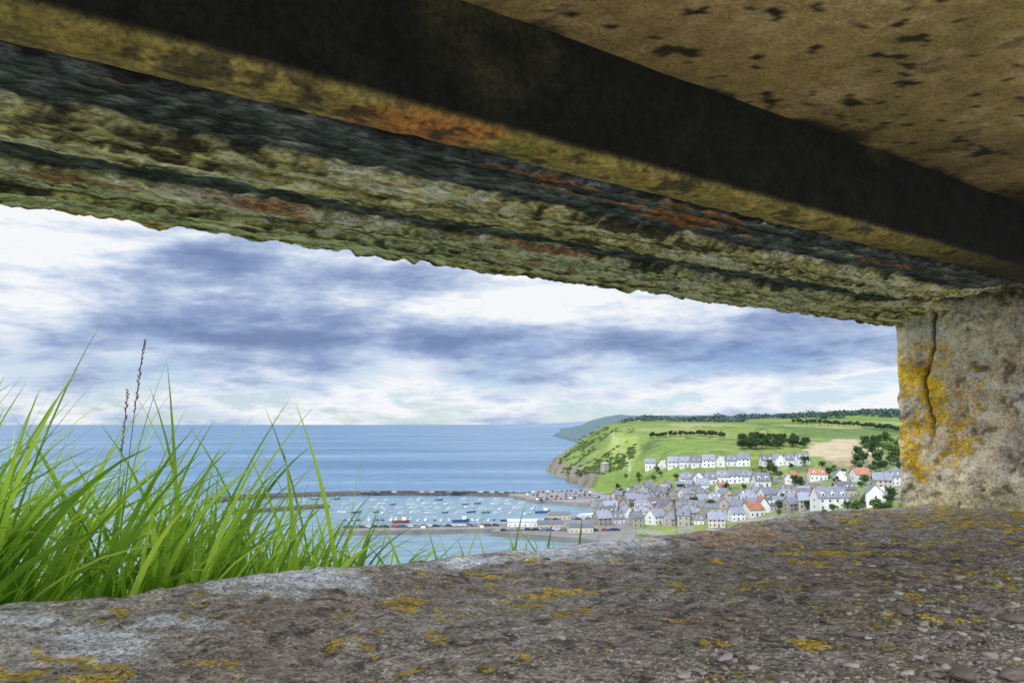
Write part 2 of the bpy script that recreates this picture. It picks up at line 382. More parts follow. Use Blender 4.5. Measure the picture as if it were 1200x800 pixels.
# pebbles on the sill
def pebble_mesh(name, mat, seed, r=1.0):
    import bmesh
    b = bmesh.new(); bmesh.ops.create_icosphere(b, subdivisions=3, radius=1)
    for v in b.verts:
        p = v.co; k = 1+.30*float(vn(p.x*1.3+seed*9, p.y*1.3, p.z*1.3, seed))
        v.co = Vector((p.x*k*1.3, p.y*k*.8, p.z*k*.55))
    me = bpy.data.meshes.new(name); b.to_mesh(me); b.free()
    me.polygons.foreach_set('use_smooth', [True]*len(me.polygons)); me.materials.append(mat); return me
pm = [pebble_mesh('pebble', M['pebble'] if i % 3 else M['pebble_light'], i+1) for i in range(6)]
def sill_pt(x, y):
    r, Y, Zr = ray(x, y); t = ZS/Zr; X, Y = r*t, Y*t
    return X*AS[0]+Y*AS[1], X*AN[0]+Y*AN[1]
def put_pebble(x, y, r, k, label, group=None):
    sv, nv_ = sill_pt(x, y); z = float(sill_z(np.array([sv]), np.array([nv_]))[0])
    X, Y = loc2world(sv, nv_)
    o = bpy.data.objects.new('pebble', pm[k]); o.location = (X, Y, H+z+r*.3); o.scale = (r, r, r)
    o.rotation_euler = (random.uniform(-.15, .15), random.uniform(-.15, .15), random.uniform(0, 6.3))
    link(o); tag(o, label, 'pebble', group)
big = [(1130, 787, .016, 1, 'largest flat brown pebble at the bottom right of the sill'),
       (1186, 722, .013, 2, 'rounded reddish grey pebble near the right end of the sill'),
       (1188, 790, .012, 4, 'brown pebble at the very bottom right corner of the sill'),
       (850, 763, .0085, 0, 'pale oval pebble alone right of the middle of the sill front'),
       (802, 784, .008, 3, 'pale flat pebble near the front edge right of centre'),
       (1002, 735, .010, 5, 'dark brown pebble in the middle of the gritty right half'),
       (1104, 768, .010, 2, 'dark brown pebble just left of and above the largest flat pebble'),
       (735, 778, .007, 1, 'small brown pebble near the front edge close to the middle'),
       (1060, 712, .009, 4, 'brown pebble half sunk in grit right of the middle'),
       (905, 742, .008, 2, 'small dark pebble between the pale oval one and the grit'),
       (1160, 760, .009, 0, 'pale pebble just above the largest flat pebble')]
for b in big: put_pebble(*b)
for i in range(240):
    x = 1200-abs(random.gauss(0, 240)); y = random.uniform(655, 798)
    if x < 520: continue
    put_pebble(x, y, random.uniform(.0025, .0068), random.randrange(6), 'tiny brown pebble scattered over the gritty right half of the sill', 'tiny pebbles on the sill')
k = 9500
gx = rng.uniform(60, 1230, k); gy = 600+200*rng.uniform(0, 1, k)**.8
r_ = (gx-600)/F; up = (400-gy)/F; YY = CP-up*SP; ZZ = SP+up*CP; t = ZS/ZZ; GX, GY = r_*t, YY*t
gs = GX*AS[0]+GY*AS[1]; gn = GX*AN[0]+GY*AN[1]; ok = (gn > .2) & (gn < 1.42) & (gs < 2.72)
gs, gn = gs[ok], gn[ok]; gz = sill_z(gs, gn)
v = []; f = []
oct_ = np.array([(1, 0, 0), (0, 1, 0), (-1, 0, 0), (0, -1, 0), (0, 0, 1)], float)
for a, b_, z_ in zip(gs, gn, gz):
    r = random.uniform(.0008, .0030); k0 = len(v)
    rot = random.uniform(0, 6.3); cr, sr = math.cos(rot), math.sin(rot)
    for p in oct_:
        x, y = p[0]*r*random.uniform(.8, 1.5), p[1]*r*random.uniform(.6, 1.2)
        v.append((a+x*cr-y*sr, b_+x*sr+y*cr, z_+p[2]*r*.8-.0003))
    f += [(k0, k0+1, k0+4), (k0+1, k0+2, k0+4), (k0+2, k0+3, k0+4), (k0+3, k0, k0+4)]
gr = build('grit', v, f, M['grit']); gr.location = (0, 0, H); gr.rotation_euler = (0, 0, AX)
tag(gr, 'loose sandy grit and crumbs strewn across the sill', 'grit', kind='stuff')

# ------------------------------------------------------------------ hillside under the bunker
nn = 1.5+np.concatenate([np.linspace(0, 6, 60), 6+194*np.linspace(0.02, 1, 60)**1.6]); ss = np.concatenate([np.linspace(-150, -4, 40), np.linspace(-3.8, 8, 90), np.linspace(9, 260, 50)])
S, Nn = np.meshgrid(ss, nn, indexing='ij'); d = Nn-1.5
Z = H-.47-.30*np.minimum(d, 2)-.42*np.clip(d-2, 0, 999)+.05*fbm(S*1.5, Nn*1.5, 0, 3, 121)+.8*fbm(S*.05, Nn*.05, 0, 3, 122)*sm(d/20)
Z = np.maximum(Z, -3)
X, Y = S*AS[0]+Nn*AN[0], S*AS[1]+Nn*AN[1]
c = np.zeros(S.shape+(3,))+np.array((.06, .12, .02)); c = mixc(c, (.13, .14, .05), sm(fbm(S, Nn, 0, 3, 4)+.3))
hs = grid('hillside', X, Y, Z, M['hillside'], None, c); hs['kind'] = 'structure'
def ground_out(sv, nv_): d = nv_-1.5; return -.47-.30*min(d, 2)-.42*max(d-2, 0)

# tall grass
v = []; f = []
def blade(sv, nv_, L, wdt, az, lean, droop, z0=None, seg=10):
    z = ground_out(sv, nv_)-.02 if z0 is None else z0
    p = Vector((sv, nv_, z)); ang = lean; k0 = len(v)
    hd = Vector((math.cos(az), math.sin(az), 0)); side0 = Vector((-math.sin(az), math.cos(az), 0))
    tw = random.uniform(-1.2, 1.2)
    for i in range(seg+1):
        t = i/seg; dr = hd*math.sin(ang)+Vector((0, 0, math.cos(ang)))
        up_ = hd*math.cos(ang)-Vector((0, 0, math.sin(ang)))
        a = tw*(.4+t*.6); side = side0*math.cos(a)+up_*math.sin(a); nor = dr.cross(side)
        w = wdt*.5*(1-t**2.8)*(.6+.4*min(1, t*4)); w = max(w, .0003)
        v.extend([p-side*w+nor*w*.35, p.copy(), p+side*w+nor*w*.35])
        if i:
            b = k0+(i-1)*3
            f.append((b, b+1, b+4, b+3)); f.append((b+1, b+2, b+5, b+4))
        p = p+dr*(L/seg); ang += droop/seg*(0.5+1.5*t)
tuft = []
for i in range(160):
    sv = random.uniform(-.35, .75) if random.random() < .82 else random.uniform(.65, 1.3)
    tuft.append((sv, 1.57+abs(random.gauss(0, .24))))
for (sv, nv_) in tuft:
    dens = 1.0 if sv < .5 else max(.35, 1-(sv-.5)*1.3)
    hsc = 1.10 if sv < .1 else max(.50, 1.10-(sv-.1)*.76)
    for j in range(int(random.randint(7, 11)*dens)):
        az = random.choice([random.gauss(0, .7), random.gauss(0, .9), random.uniform(0, 6.28)])
        L = random.uniform(.27, .60)*hsc+(nv_-1.55)*.12
        blade(sv+random.gauss(0, .035), max(1.54, nv_+random.gauss(0, .035)), L, random.uniform(.007, .018), az, abs(random.gauss(.14, .18)), random.uniform(.2, 1.3))
for i in range(40):    # the long ones
    sv = random.uniform(-.1, .75); blade(sv, random.uniform(1.58, 1.85), random.uniform(.62, .82)*(1-.42*max(0, sv-.1)), random.uniform(.010, .016), random.gauss(3.0 if i % 3 else .2, .5), random.uniform(.05, .35), random.uniform(.2, .7))
for i in range(90):    # low fringe along the edge of the sill toward the right
    sv = random.uniform(.7, 1.42); blade(sv, random.uniform(1.55, 1.70), random.uniform(.18, .34)*(1.25-.34*sv/2), random.uniform(.006, .012), random.uniform(0, 6.28), random.uniform(0, .5), random.uniform(.2, 1.2), seg=7)
g = build('tall_grass', [tuple(p) for p in v], f, M['grass'], smooth=True); g.location = (0, 0, H); g.rotation_euler = (0, 0, AX)
tag(g, 'tall green grass blades growing thickly outside the left of the slit', 'grass', kind='stuff')

def stalk(x, y, Yd, lean, label, r=.0012):
    rr, Yr, Zr = ray(x, y); t = Yd/Yr; tip = Vector((rr*t, Yd, Zr*t))
    base = Vector((tip.x-lean, Yd+.03, -.62)); root = empty('grass_stalk', (base.x, base.y, H+base.z))
    tag(root, label, 'grass stalk')
    pts = [((tip.x-base.x)*(k/10)**1.8, (tip.y-base.y)*k/10, (tip.z-base.z)*k/10) for k in range(11)]
    MB().tube(pts, [r*(1.2-.07*k) for k in range(11)], 5).build('stem', M['stem'], root)
    mb = MB(); d = Vector(pts[-1])-Vector(pts[-3])
    for k in range(40):
        q_ = Vector(pts[-1])-d*(k/40)*.9; a = random.uniform(0, 6.3); o = Vector((math.cos(a), math.sin(a), 1.3))*.0022
        mb.tube([q_, q_+o*.6, q_+o*2.0], [.0006, .0013, .0003], 4)
    mb.build('seed_head', M['seed'], root)
stalk(169, 400, 1.55, .05, 'tallest grass stalk with a reddish seed head above the left grass')
stalk(150, 458, 1.62, .03, 'shorter grass stalk just left below the tallest seed head')
stalk(790, 585, 2.5, -.02, 'lone thin grass stalk in front of the old town roofs', r=.0009)

# ------------------------------------------------------------------ far terrain
YT = [100, 300, 400, 480, 550, 600, 650, 720, 800, 900, 1000, 1100, 1250, 1500, 2500, 4000, 7000, 9500]
ZT = [3, 3, 4, 6, 11, 19, 28, 36, 43, 49, 54, 58, 62, 64, 76, 98, 122, 130]
YC = [100, 400, 440, 480, 520, 600, 680, 754, 850, 950, 1028, 1150, 1314, 1700, 2457, 4000, 7000, 9500]
XC = [70, 55, 50, 50, 55, 60, 65, 72, 62, 52, 49, 58, 80, 150, 215, 205, 430, 560]
def terr(X, Y):
    X = np.asarray(X, float); Y = np.asarray(Y, float)
    pxx = 600+F*X/Y
    z = np.interp(Y, YT, ZT)
    rr = sm((pxx-840)/210)
    z = z+rr*16*sm((Y-250)/120)*(1-sm((Y-600)/150)*.8)+rr*12*sm((Y-1100)/500)
    z = z+fbm(X/150, Y/150, 0, 3, 131)*4*sm((Y-560)/200)*(1+sm((Y-1500)/1500)*2)
    z = z-9*np.exp(-((pxx-990)/80)**2)*np.exp(-((Y-900)/200)**2)
    d = X-np.interp(Y, YC, XC)+fbm(X/35, Y/35, 0, 3, 132)*10*sm((Y-700)/80)
    far = sm((Y-690)/60)
    a = 2.2+(z-2.2)*sm((d-10)/85)
    b = 10*sm(d/8)+(z-10)*sm(.08+d/(95+np.clip(Y-1300, 0, 9e9)*.09))
    b = b*sm((d+2)/6)
    zz = a*(1-far)+b*far
    return zz*sm((d+3)/5)-4*(1-sm((d+3)/5))
def hit(x, y):
    r, Yr, Zr = ray(x, y)
    Ys = np.arange(290, 1700, 1.5); t = Ys/Yr; zr = H+Zr*t; z = terr(r*t, Ys)
    k = np.argmax(z >= zr)
    return r*t[k], Ys[k], float(z[k])
cx_ = np.arange(540, 1560, 2.0); rows = 140*1.0153**np.arange(278)
PX, Y = np.meshgrid(cx_, rows, indexing='ij'); X = (PX-600)/F*Y; Z = terr(X, Y)
px, py = project(X, Y, Z-H)
h1 = fbm(X/60, Y/60, 0, 4, 141); h2 = fbm(X/18, Y/18, 0, 4, 142); h3 = fbm(X/6, Y/10, 0, 3, 143)
c = np.zeros(X.shape+(3,))+np.array((.125, .185, .036))
c = mixc(c, (.215, .24, .06), sm(h1*1.7+.15)*.65)
c = mixc(c, (.085, .135, .033), sm(h2*1.8-.2)*.55)
par = vn(np.floor(X/95+Y/400)*3.1, np.floor(Y/150)*2.3, 0, 151)
c = mixc(c, (.29, .28, .115), sm((par-.2)*4)*.65*sm((Y-800)/200)); c = mixc(c, (.07, .12, .035), sm((-par-.15)*4)*.7*sm((Y-800)/200))
dco = X-np.interp(Y, YC, XC)
scr = sm((h2*1.2+h1*.9-.0)*3)
c = mixc(c, (.05, .078, .025), scr*.8*sm((120-dco)/60)*sm((Y-720)/60)*(Y < 1800))
c = mixc(c, (.042, .065, .027), sm((h1+h2*.7-.36)*5)*.7)
cl = (1-sm((dco-5+h3*10)/14))*sm((Y-740)/30)*(Z > -1)
c = mixc(c, (.185, .155, .125), cl); c = mixc(c, (.10, .08, .065), cl*sm(h3*2)*.7)
c = mixc(c, (.40, .32, .21), sm(ell(px, py, 988, 527, 48, 13, h2*.25)*6)*.9)
c = mixc(c, (.34, .23, .15), sm(ell(px, py, 1005, 541, 30, 6, h2*.25)*6)*.7)
c = mixc(c, (.25, .31, .075), sm(ell(px, py, 730, 525, 22, 26, h2*.4)*3)*.7)
town = sm((640-Y)/50)
c = mixc(c, (.20, .195, .185), town*sm(h3*2+.5)*.75)
pth = np.exp(-((px-728-10*np.sin(py/14))/1.6)**2)*sm((py-500)/10)*sm((560-py)/8)
c = mixc(c, (.36, .32, .22), pth*.7)
c = mixc(c, (.08, .125, .155), sm((Y-1450)/1500)*.88)  # aerial haze painted into the far ground colours
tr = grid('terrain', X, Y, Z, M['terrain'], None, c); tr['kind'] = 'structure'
xs = np.linspace(-700, 2600, 160); rws = np.linspace(0, 1, 8)
A, B = np.meshgrid(xs, rws, indexing='ij'); hgt = (20+85*sm((A+700)/2300)+14*fbm(A/250, A*0, 0, 4, 161))*sm((A+700)/500)
Zd = hgt*sm(B*1.6)-1; Yd = 13000+B*1500+A*0
dc = np.zeros(A.shape+(3,))+np.array((.15, .22, .30))  # hill colour with the distance haze already mixed in
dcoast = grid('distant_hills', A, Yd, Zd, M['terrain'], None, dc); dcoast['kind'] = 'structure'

# sea
m, nt, b = nodes('sea_water')
geo = N(nt, 'ShaderNodeNewGeometry').outputs['Position']
sep = N(nt, 'ShaderNodeSeparateXYZ'); nt.links.new(geo, sep.inputs[0])
mp = N(nt, 'ShaderNodeMapping'); mp.inputs['Scale'].default_value = (.0012, .0045, 1); nt.links.new(geo, mp.inputs[0])
big_n = noise(nt, mp.outputs[0], 1, 5, .62, .4)
mp2 = N(nt, 'ShaderNodeMapping'); mp2.inputs['Scale'].default_value = (.05, .11, 1); nt.links.new(geo, mp2.inputs[0])
sm_n = noise(nt, mp2.outputs[0], 1, 6, .7)
cdeep = ramp(nt, big_n, [(.32, (.05, .115, .20)), (.5, (.08, .16, .25)), (.68, (.15, .24, .32))])
fh = N(nt, 'ShaderNodeMapRange'); fh.inputs[1].default_value = 690; fh.inputs[2].default_value = 640; nt.links.new(sep.outputs[1], fh.inputs[0])
cc = mulc(nt, cdeep, (.14, .215, .245), 'MIX', mathn(nt, 'MULTIPLY', fh.outputs[0], .85))
cc = mulc(nt, cc, ramp(nt, sm_n, [(.3, .6), (.7, 1.4)]))
nt.links.new(cc, b.inputs['Base Color']); b.inputs['Roughness'].default_value = .38; b.inputs['Specular IOR Level'].default_value = .25
bp = N(nt, 'ShaderNodeBump', Strength=.7, Distance=1.2); nt.links.new(sm_n, bp.inputs['Height']); nt.links.new(bp.outputs[0], b.inputs['Normal'])
sea = build('sea', [(-90000, -3000, 0), (90000, -3000, 0), (90000, 110000, 0), (-90000, 110000, 0)], [(0, 1, 2, 3)], m); sea['kind'] = 'structure'

# ------------------------------------------------------------------ harbour quays
def poly_px(pts, z=2.6): return [gp(x, y, z) for x, y in pts]
def slab(name, pts, z1, label=None, cat=None, mat='quay'):
    w = poly_px(pts, z1); area = sum(w[i][0]*w[(i+1) % len(w)][1]-w[(i+1) % len(w)][0]*w[i][1] for i in range(len(w)))
    if area < 0: w = w[::-1]
    o = MB().prism(w, -4, z1).build(name, M[mat])
    if label: tag(o, label, cat)
    else: o['kind'] = 'structure'
    return o
def strip_wall(name, pts, width, z1, label, cat, parapet=0):
    w = [Vector((*gp(x, y, z1), 0)) for x, y in pts]; L = []; R = []; Q = []
    for i, p in enumerate(w):
        d = (w[min(i+1, len(w)-1)]-w[max(i-1, 0)]).normalized(); q_ = Vector((-d.y, d.x, 0))
        L.append(p+q_*width/2); R.append(p-q_*width/2); Q.append(p+q_*(width/2-1.2))
    root = empty(name, (w[0].x, w[0].y, 0)); tag(root, label, cat)
    def body(A, B, z0, z1_, nm, mt):
        v = []; f = []
        for a, b_ in zip(A, B): v += [(a.x, a.y, z0), (b_.x, b_.y, z0), (b_.x, b_.y, z1_), (a.x, a.y, z1_)]
        v = [(x-w[0].x, y-w[0].y, z) for x, y, z in v]
        for i in range(len(A)-1):
            k = i*4
            for j in range(4): f.append((k+j, k+(j+1) % 4, k+4+(j+1) % 4, k+4+j))
        f += [(0, 1, 2, 3), (len(v)-1, len(v)-2, len(v)-3, len(v)-4)]
        build(nm, v, f, M[mt], root)
    body(L, R, -4, z1, 'jetty_deck', 'quayface')
    if parapet: body(L, Q, z1-.2, z1+parapet, 'parapet', 'quayface')
    return w
strip_wall('breakwater', [(240, 587), (262, 583.5), (290, 581), (340, 578.5), (400, 577), (470, 576), (540, 576.5), (615, 578.5)], 6, 2.6, 'long outer breakwater closing the harbour from the sea', 'breakwater', 1.0)
strip_wall('jetty', [(262, 599), (335, 594), (385, 591)], 5, 2.2, 'short stone jetty inside the left of the harbour', 'jetty', .6)
slab('car_park', [(596, 579), (640, 575), (705, 571), (712, 590), (650, 587), (622, 584)], 2.7)
slab('quay', [(590, 613), (640, 607), (690, 602), (712, 590), (745, 600), (745, 640), (680, 630), (575, 622)], 2.62)
slab('inner_quay', [(395, 616), (590, 613), (582, 619), (395, 622)], 2.5, 'long inner quay separating the two harbour basins', 'quay')

# ------------------------------------------------------------------ houses
def make_house(w, d, hw, hr, wall, roof, nx=3, ny=2, dormer=0, chim=2, name='house'):
    root = empty(name, (0, 0, 0))
    a, b_ = w/2, d/2
    v = [(-a, -b_, -3), (a, -b_, -3), (a, b_, -3), (-a, b_, -3), (-a, -b_, hw), (a, -b_, hw), (a, b_, hw), (-a, b_, hw), (-a, 0, hw+hr), (a, 0, hw+hr)]
    build('walls', v, [(3, 2, 1, 0), (0, 1, 5, 4), (2, 3, 7, 6), (1, 2, 6, 9, 5), (3, 0, 4, 8, 7), (4, 5, 9, 8), (6, 7, 8, 9)], M[wall], root)
    mb = MB(); ov = .35; k = hr/b_; t = .22
    for sg in (-1, 1):
        e = sg*(b_+ov); ze = hw-k*ov
        p = [(-a-ov, e, ze+.02), (a+ov, e, ze+.02), (a+ov, 0, hw+hr+.02), (-a-ov, 0, hw+hr+.02)]
        q_ = [(x, y, z+t) for x, y, z in p]
        mb.add(p+q_, [(0, 1, 2, 3), (7, 6, 5, 4), (0, 4, 5, 1), (1, 5, 6, 2), (2, 6, 7, 3), (3, 7, 4, 0)])
    rf = mb.build('roof', M[roof], root)
    for i in range(chim):
        cxx = (-a+.6) if i == 0 else (a-.6)
        mb = MB().box(cxx-.45, cxx+.45, -.4, .4, hw+hr-.6, hw+hr+1.3); mb.box(cxx-.2, cxx+.2, -.2, .2, hw+hr+1.3, hw+hr+1.7)
        mb.build('chimney', M['brick'], rf)
    for j in range(dormer):
        cxx = -a+w*(j+.5)/dormer; z0 = hw+hr*.12
        dm = MB().add([(cxx-.8, -b_+.4, z0), (cxx+.8, -b_+.4, z0), (cxx+.8, -b_+.4, z0+1.3), (cxx-.8, -b_+.4, z0+1.3), (cxx, -b_+.4, z0+2.0),
                       (cxx-.8, -.3, z0), (cxx+.8, -.3, z0), (cxx+.8, -.3, z0+1.3), (cxx-.8, -.3, z0+1.3), (cxx, -.3, z0+2.0)],
                      [(0, 1, 2, 4, 3), (1, 6, 7, 2), (2, 7, 9, 4), (4, 9, 8, 3), (0, 3, 8, 5)])
        o = dm.build('dormer', M[wall], root)
        MB().box(cxx-.4, cxx+.4, -b_+.36, -b_+.39, z0+.2, z0+1.25).build('pane', M['glass'], o)
    sto = hw/ny
    for r in range(ny):
        for j in range(nx):
            cxx = -a+w*(j+.5)/nx
            if r == 0 and j == nx//2:
                MB().box(cxx-.5, cxx+.5, -b_-.04, -b_+.05, 0, 2.15).build('door', M['door'], root); continue
            MB().box(cxx-.42, cxx+.42, -b_-.04, -b_+.05, r*sto+.9, r*sto+2.1).build('window', M['glass'], root)
    for sg in (-1, 1):
        x0 = sg*a
        for r in range(ny):
            MB().box(min(x0-.05, x0+.04*sg), max(x0+.05*(sg < 0), x0+.04*sg), -.42, .42, r*sto+.9, r*sto+2.1).build('window', M['glass'], root)
    note(root); return root
W = {'white': 'white', 'cream': 'cream', 'stone': 'grey stone', 'slate': 'slate-roofed', 'slate_dark': 'dark-roofed', 'tile': 'orange-roofed', 'metalroof': 'metal-roofed'}
protos = {}
def H_(key, *a, **k): protos[key] = (make_house(*a, **k), a[4], a[5])
H_('A', 9, 7.5, 4.8, 3.8, 'stone', 'slate', 3, 2)
H_('B', 9, 7.5, 4.6, 4.0, 'white', 'slate', 3, 1, dormer=2)
H_('C', 10, 8, 4.9, 3.9, 'cream', 'slate', 4, 2)
H_('D', 9.5, 8, 4.0, 3.4, 'white', 'tile', 3, 1)
H_('E', 7.5, 8, 6.6, 3.8, 'stone', 'slate_dark', 2, 2, dormer=1)
H_('F', 12, 8, 4.8, 4.2, 'cream', 'slate_dark', 4, 1, dormer=3)
H_('G', 9, 7, 3.8, 4.2, 'white', 'slate_dark', 2, 1, dormer=2)
H_('L', 9.5, 8, 5.0, 4.0, 'white', 'slate', 3, 2)
H_('J', 15, 9, 6.2, 4.6, 'white', 'slate', 4, 2, dormer=3)
H_('K', 13, 9, 4.4, 3.8, 'white', 'tile', 4, 1, dormer=2)
H_('S', 26, 11, 4.4, 1.8, 'white', 'metalroof', 6, 1, chim=0, name='harbour_shed')
H_('T', 20, 10, 4.4, 2.2, 'cream', 'slate_dark', 5, 1, chim=0, name='harbour_shed')
used = set()
hp = []
def house(key, x, y, rz, label, group=None, sc=1.0, z=None):
    root = protos[key][0]
    if z is None: X_, Y_, Z_ = hit(x, y)
    else: (X_, Y_), Z_ = gp(x, y, z), z
    o = root if key not in used else copy_tree(root)
    used.add(key); o.location = (X_, Y_, Z_); o.rotation_euler = (0, 0, rz); o.scale = (sc, sc, sc)
    tag(o, label, 'house' if key not in 'ST' else 'harbour shed', group); hp.append((X_, Y_))
    return o
rowdef = [('upper terrace', [(762+13.6*i, 549-.5*i) for i in range(9)], 'BGL', -.12),
          ('right terrace below the dark wood', [(898+14*i, 545-.3*i) for i in range(4)], 'GB', .1),
          ('short terrace below the upper one', [(804+14*i, 568-.8*i) for i in range(6)], 'BLG', -.1)]
def desc(k_): return f"{W[protos[k_][1]]} {W[protos[k_][2]]} house"
for nm, pts, keys, rz in rowdef:
    for i, (x, y) in enumerate(pts):
        k_ = keys[i % len(keys)]; r_a = rz+random.uniform(-.05, .05)+(math.pi/2 if (i*7) % 5 == 2 else 0)
        house(k_, x, y, r_a, f"{desc(k_)}, {place_word(i)} in the {nm}", 'houses in the terraces on the slope', 1.02)
spec = [('G', 892, 570, .1, 'white dark-roofed house standing alone under the right hand terrace', 1.2),
        ('K', 958, 562, -.1, 'largest orange roofed white house below the pale brown field', .9),
        ('D', 930, 566, .5, 'orange roofed white bungalow left of the largest orange roofed house', .95),
        ('B', 984, 566, 1.3, 'white gabled slate roofed house right of the largest orange roofed house', 1.05),
        ('D', 1008, 563, .2, 'orange roofed white house nearer the pier than the other orange roofs', 1.1),
        ('C', 1034, 572, -.3, 'cream slate roofed house close beside the stone pier edge', 1.05),
        ('J', 1049, 568, .3, 'tall white house touching the stone pier edge at the right', .85),
        ('J', 972, 597, .12, 'largest white walled house with broad slate roof at the right of the town', 1.1),
        ('J', 1026, 592, 1.2, 'big white gable ended house right of the largest white walled house', 1.0),
        ('D', 846, 576, .2, 'small orange roofed white house under the short terrace', .8)]
for k_, x, y, rz, lb, sc in spec: house(k_, x, y, rz, lb, None, sc)
rows_t = [('topmost old town row', 575, 760, 900, 16.5), ('second old town row', 579.5, 735, 960, 15.5), ('third old town row', 584, 722, 1056, 15.5), ('fourth old town row', 589, 710, 1056, 15.5),
          ('fifth old town row', 594.5, 704, 1000, 15.5), ('sixth old town row', 600.5, 700, 930, 16), ('seventh old town row', 607, 700, 890, 17), ('lowest old town row', 615, 706, 840, 18)]
for nm, y, x0, x1, stp in rows_t:
    x = x0; i = 0
    while x < x1:
        right = x > 880
        k_ = random.choice('AACEEFFGBAACBFLA') if not right else (random.choice('LLBCCGBLAF') if random.random() < .85 else 'D')
        if not any(abs(x-q_[1]) < 19 and abs(y-q_[2]) < 10 for q_ in spec):
            house(k_, x, y+random.uniform(-2.4, 2.4), random.gauss(0, .5)+(math.pi/2 if random.random() < .3 else 0),
                  f"{desc(k_)}, {place_word(i)} in the {nm}", 'old town houses', random.uniform(.62, 1.08)*(1.1 if right and k_ != 'J' else .95)); i += 1
        x += stp*random.uniform(.7, 1.35)*(1.45 if right else 1)
house('S', 612, 616, .05, 'long white harbour shed with pale roof at the end of the inner quay', None, .65, 2.62)
house('T', 655, 608, .15, 'cream harbour shed with dark roof behind the long white shed', None, .7, 2.62)
house('T', 645, 619, .1, 'cream harbour shed with dark roof in the middle of the quay', None, .7, 2.62)
house('S', 689, 607, .5, 'white harbour shed with pale roof beside the old town', None, .5, 2.62)
house('T', 684, 587, .2, 'cream harbour shed with dark roof beside the car park', None, .5, 2.7)
house('T', 680, 623, .1, 'cream harbour shed nearest the sill at the right end of the quay', None, .65, 2.62)
X_, Y_, Z_ = hit(709, 552)
t_ = empty('stone_tower', (X_, Y_, Z_)); tag(t_, 'old round stone tower on the green headland above the harbour', 'tower')
MB().tube([(0, 0, -3), (0, 0, 0), (0, 0, 7), (0, 0, 7.01), (0, 0, 7.6)], [4.8, 4.6, 4.2, 4.5, 4.5], 20).build('tower_wall', M['stone'], t_)
MB().tube([(0, 0, 7.6), (0, 0, 9.4)], [4.1, .3], 20).build('roof', M['stone'], t_)
MB().box(-.6, .6, -4.75, -4.2, .2, 2.4).build('door', M['door'], t_)
MB().box(-.4, .4, -4.55, -4.1, 4.2, 5.4).build('window', M['glass'], t_)

# ------------------------------------------------------------------ boats, cars
def hull(L, B, D, mat, parent, name='hull'):
    v = []; f = []; k = 9
    for i in range(k):
        t = i/(k-1); x = -L/2+L*t; w = B/2*(1-.15*(1-t)) if t < .55 else B/2*max(.02, 1-((t-.55)/.45)**2); sh = D*(1+.35*t*t)
        v += [(x, -w, sh), (x, -w*.75, .0), (x, 0, -.25), (x, w*.75, .0), (x, w, sh), (x, 0, sh-.12)]
    for i in range(k-1):
        for j in range(6): f.append((i*6+j, (i+1)*6+j, (i+1)*6+(j+1) % 6, i*6+(j+1) % 6))
    f += [tuple(range(5, -1, -1))]
    return build(name, v, f, mat, parent)
def sailboat(mat):
    r = empty('sailing_boat', (0, 0, 0)); hull(7.5, 2.5, .95, M[mat], r)
    MB().prism([(-1.4, -.75), (1.6, -.5), (1.6, .5), (-1.4, .75)], .85, 1.5).build('cabin', M['cabin'], r)
    MB().tube([(.8, 0, .9), (.8, 0, 9)], .07, 5).tube([(.7, 0, 2.1), (-2.6, 0, 2.0)], .12, 5).build('mast', M['mast'], r); note(r); return r
def motorboat(mat):
    r = empty('motor_boat', (0, 0, 0)); hull(6.2, 2.3, .9, M[mat], r)
    MB().prism([(-.6, -.8), (1.3, -.6), (1.3, .6), (-.6, .8)], .8, 2.2).build('cabin', M['cabin'], r)
    MB().box(-.62, 1.32, -.7, .7, 2.2, 2.3).build('cabin_roof', M['hull_white'], r); note(r); return r
def trawler(mat):
    r = empty('fishing_boat', (0, 0, 0)); hull(15, 5, 2.2, M[mat], r)
    MB().box(1, 4.6, -1.6, 1.6, 2.0, 5.0).build('wheelhouse', M['hull_white'], r)
    MB().box(4.58, 4.65, -1.4, 1.4, 3.7, 4.6).build('window', M['glass'], r)
    MB().tube([(.5, 0, 2), (.5, 0, 9)], .14, 5).tube([(-6.4, -1.8, 1.8), (-6.4, -1.8, 5.4), (-6.4, 1.8, 5.4), (-6.4, 1.8, 1.8)], .14, 5).build('mast', M['mast'], r); note(r); return r
bp_ = [sailboat('hull_white'), motorboat('hull_white'), sailboat('hull_blue'), motorboat('hull_blue'), trawler('hull_blue'), trawler('hull_red')]
bn = ['white sailing boat', 'white motor boat', 'blue hulled sailing boat', 'blue hulled motor boat', 'blue fishing boat', 'red fishing boat']
bused = set()
def boat(i, x, y, rz, label, group, sc=1):
    o = bp_[i] if i not in bused else copy_tree(bp_[i]); bused.add(i)
    X_, Y_ = gp(x, y, 0); o.location = (X_, Y_, .02); o.rotation_euler = (0, 0, rz); o.scale = (sc,)*3
    tag(o, label, 'boat', group)
rown = ['row nearest the breakwater', 'second mooring row from the breakwater', 'third mooring row from the breakwater', 'fourth mooring row from the breakwater', 'row nearest the inner quay']
for k_, (y, x0, x1, n_) in enumerate([(585.5, 340, 612, 13), (590.5, 400, 625, 13), (595.5, 400, 632, 15), (601, 380, 625, 15), (609.3, 400, 592, 22)]):
    for j in range(n_):
        i = random.choices([0, 1, 2, 3], [4, 6, 2, 2])[0]
        boat(i, x0+(x1-x0)*(j+random.uniform(.2, .8))/n_, y+random.uniform(-1, 1)*(.3 if k_ == 4 else .9), random.gauss(.5, .2) if k_ < 4 else 1.5+random.gauss(0, .1), f'{bn[i]} moored in the {rown[k_]}', f'{bn[i]}s in the {rown[k_]}', random.uniform(.6, 1.05))
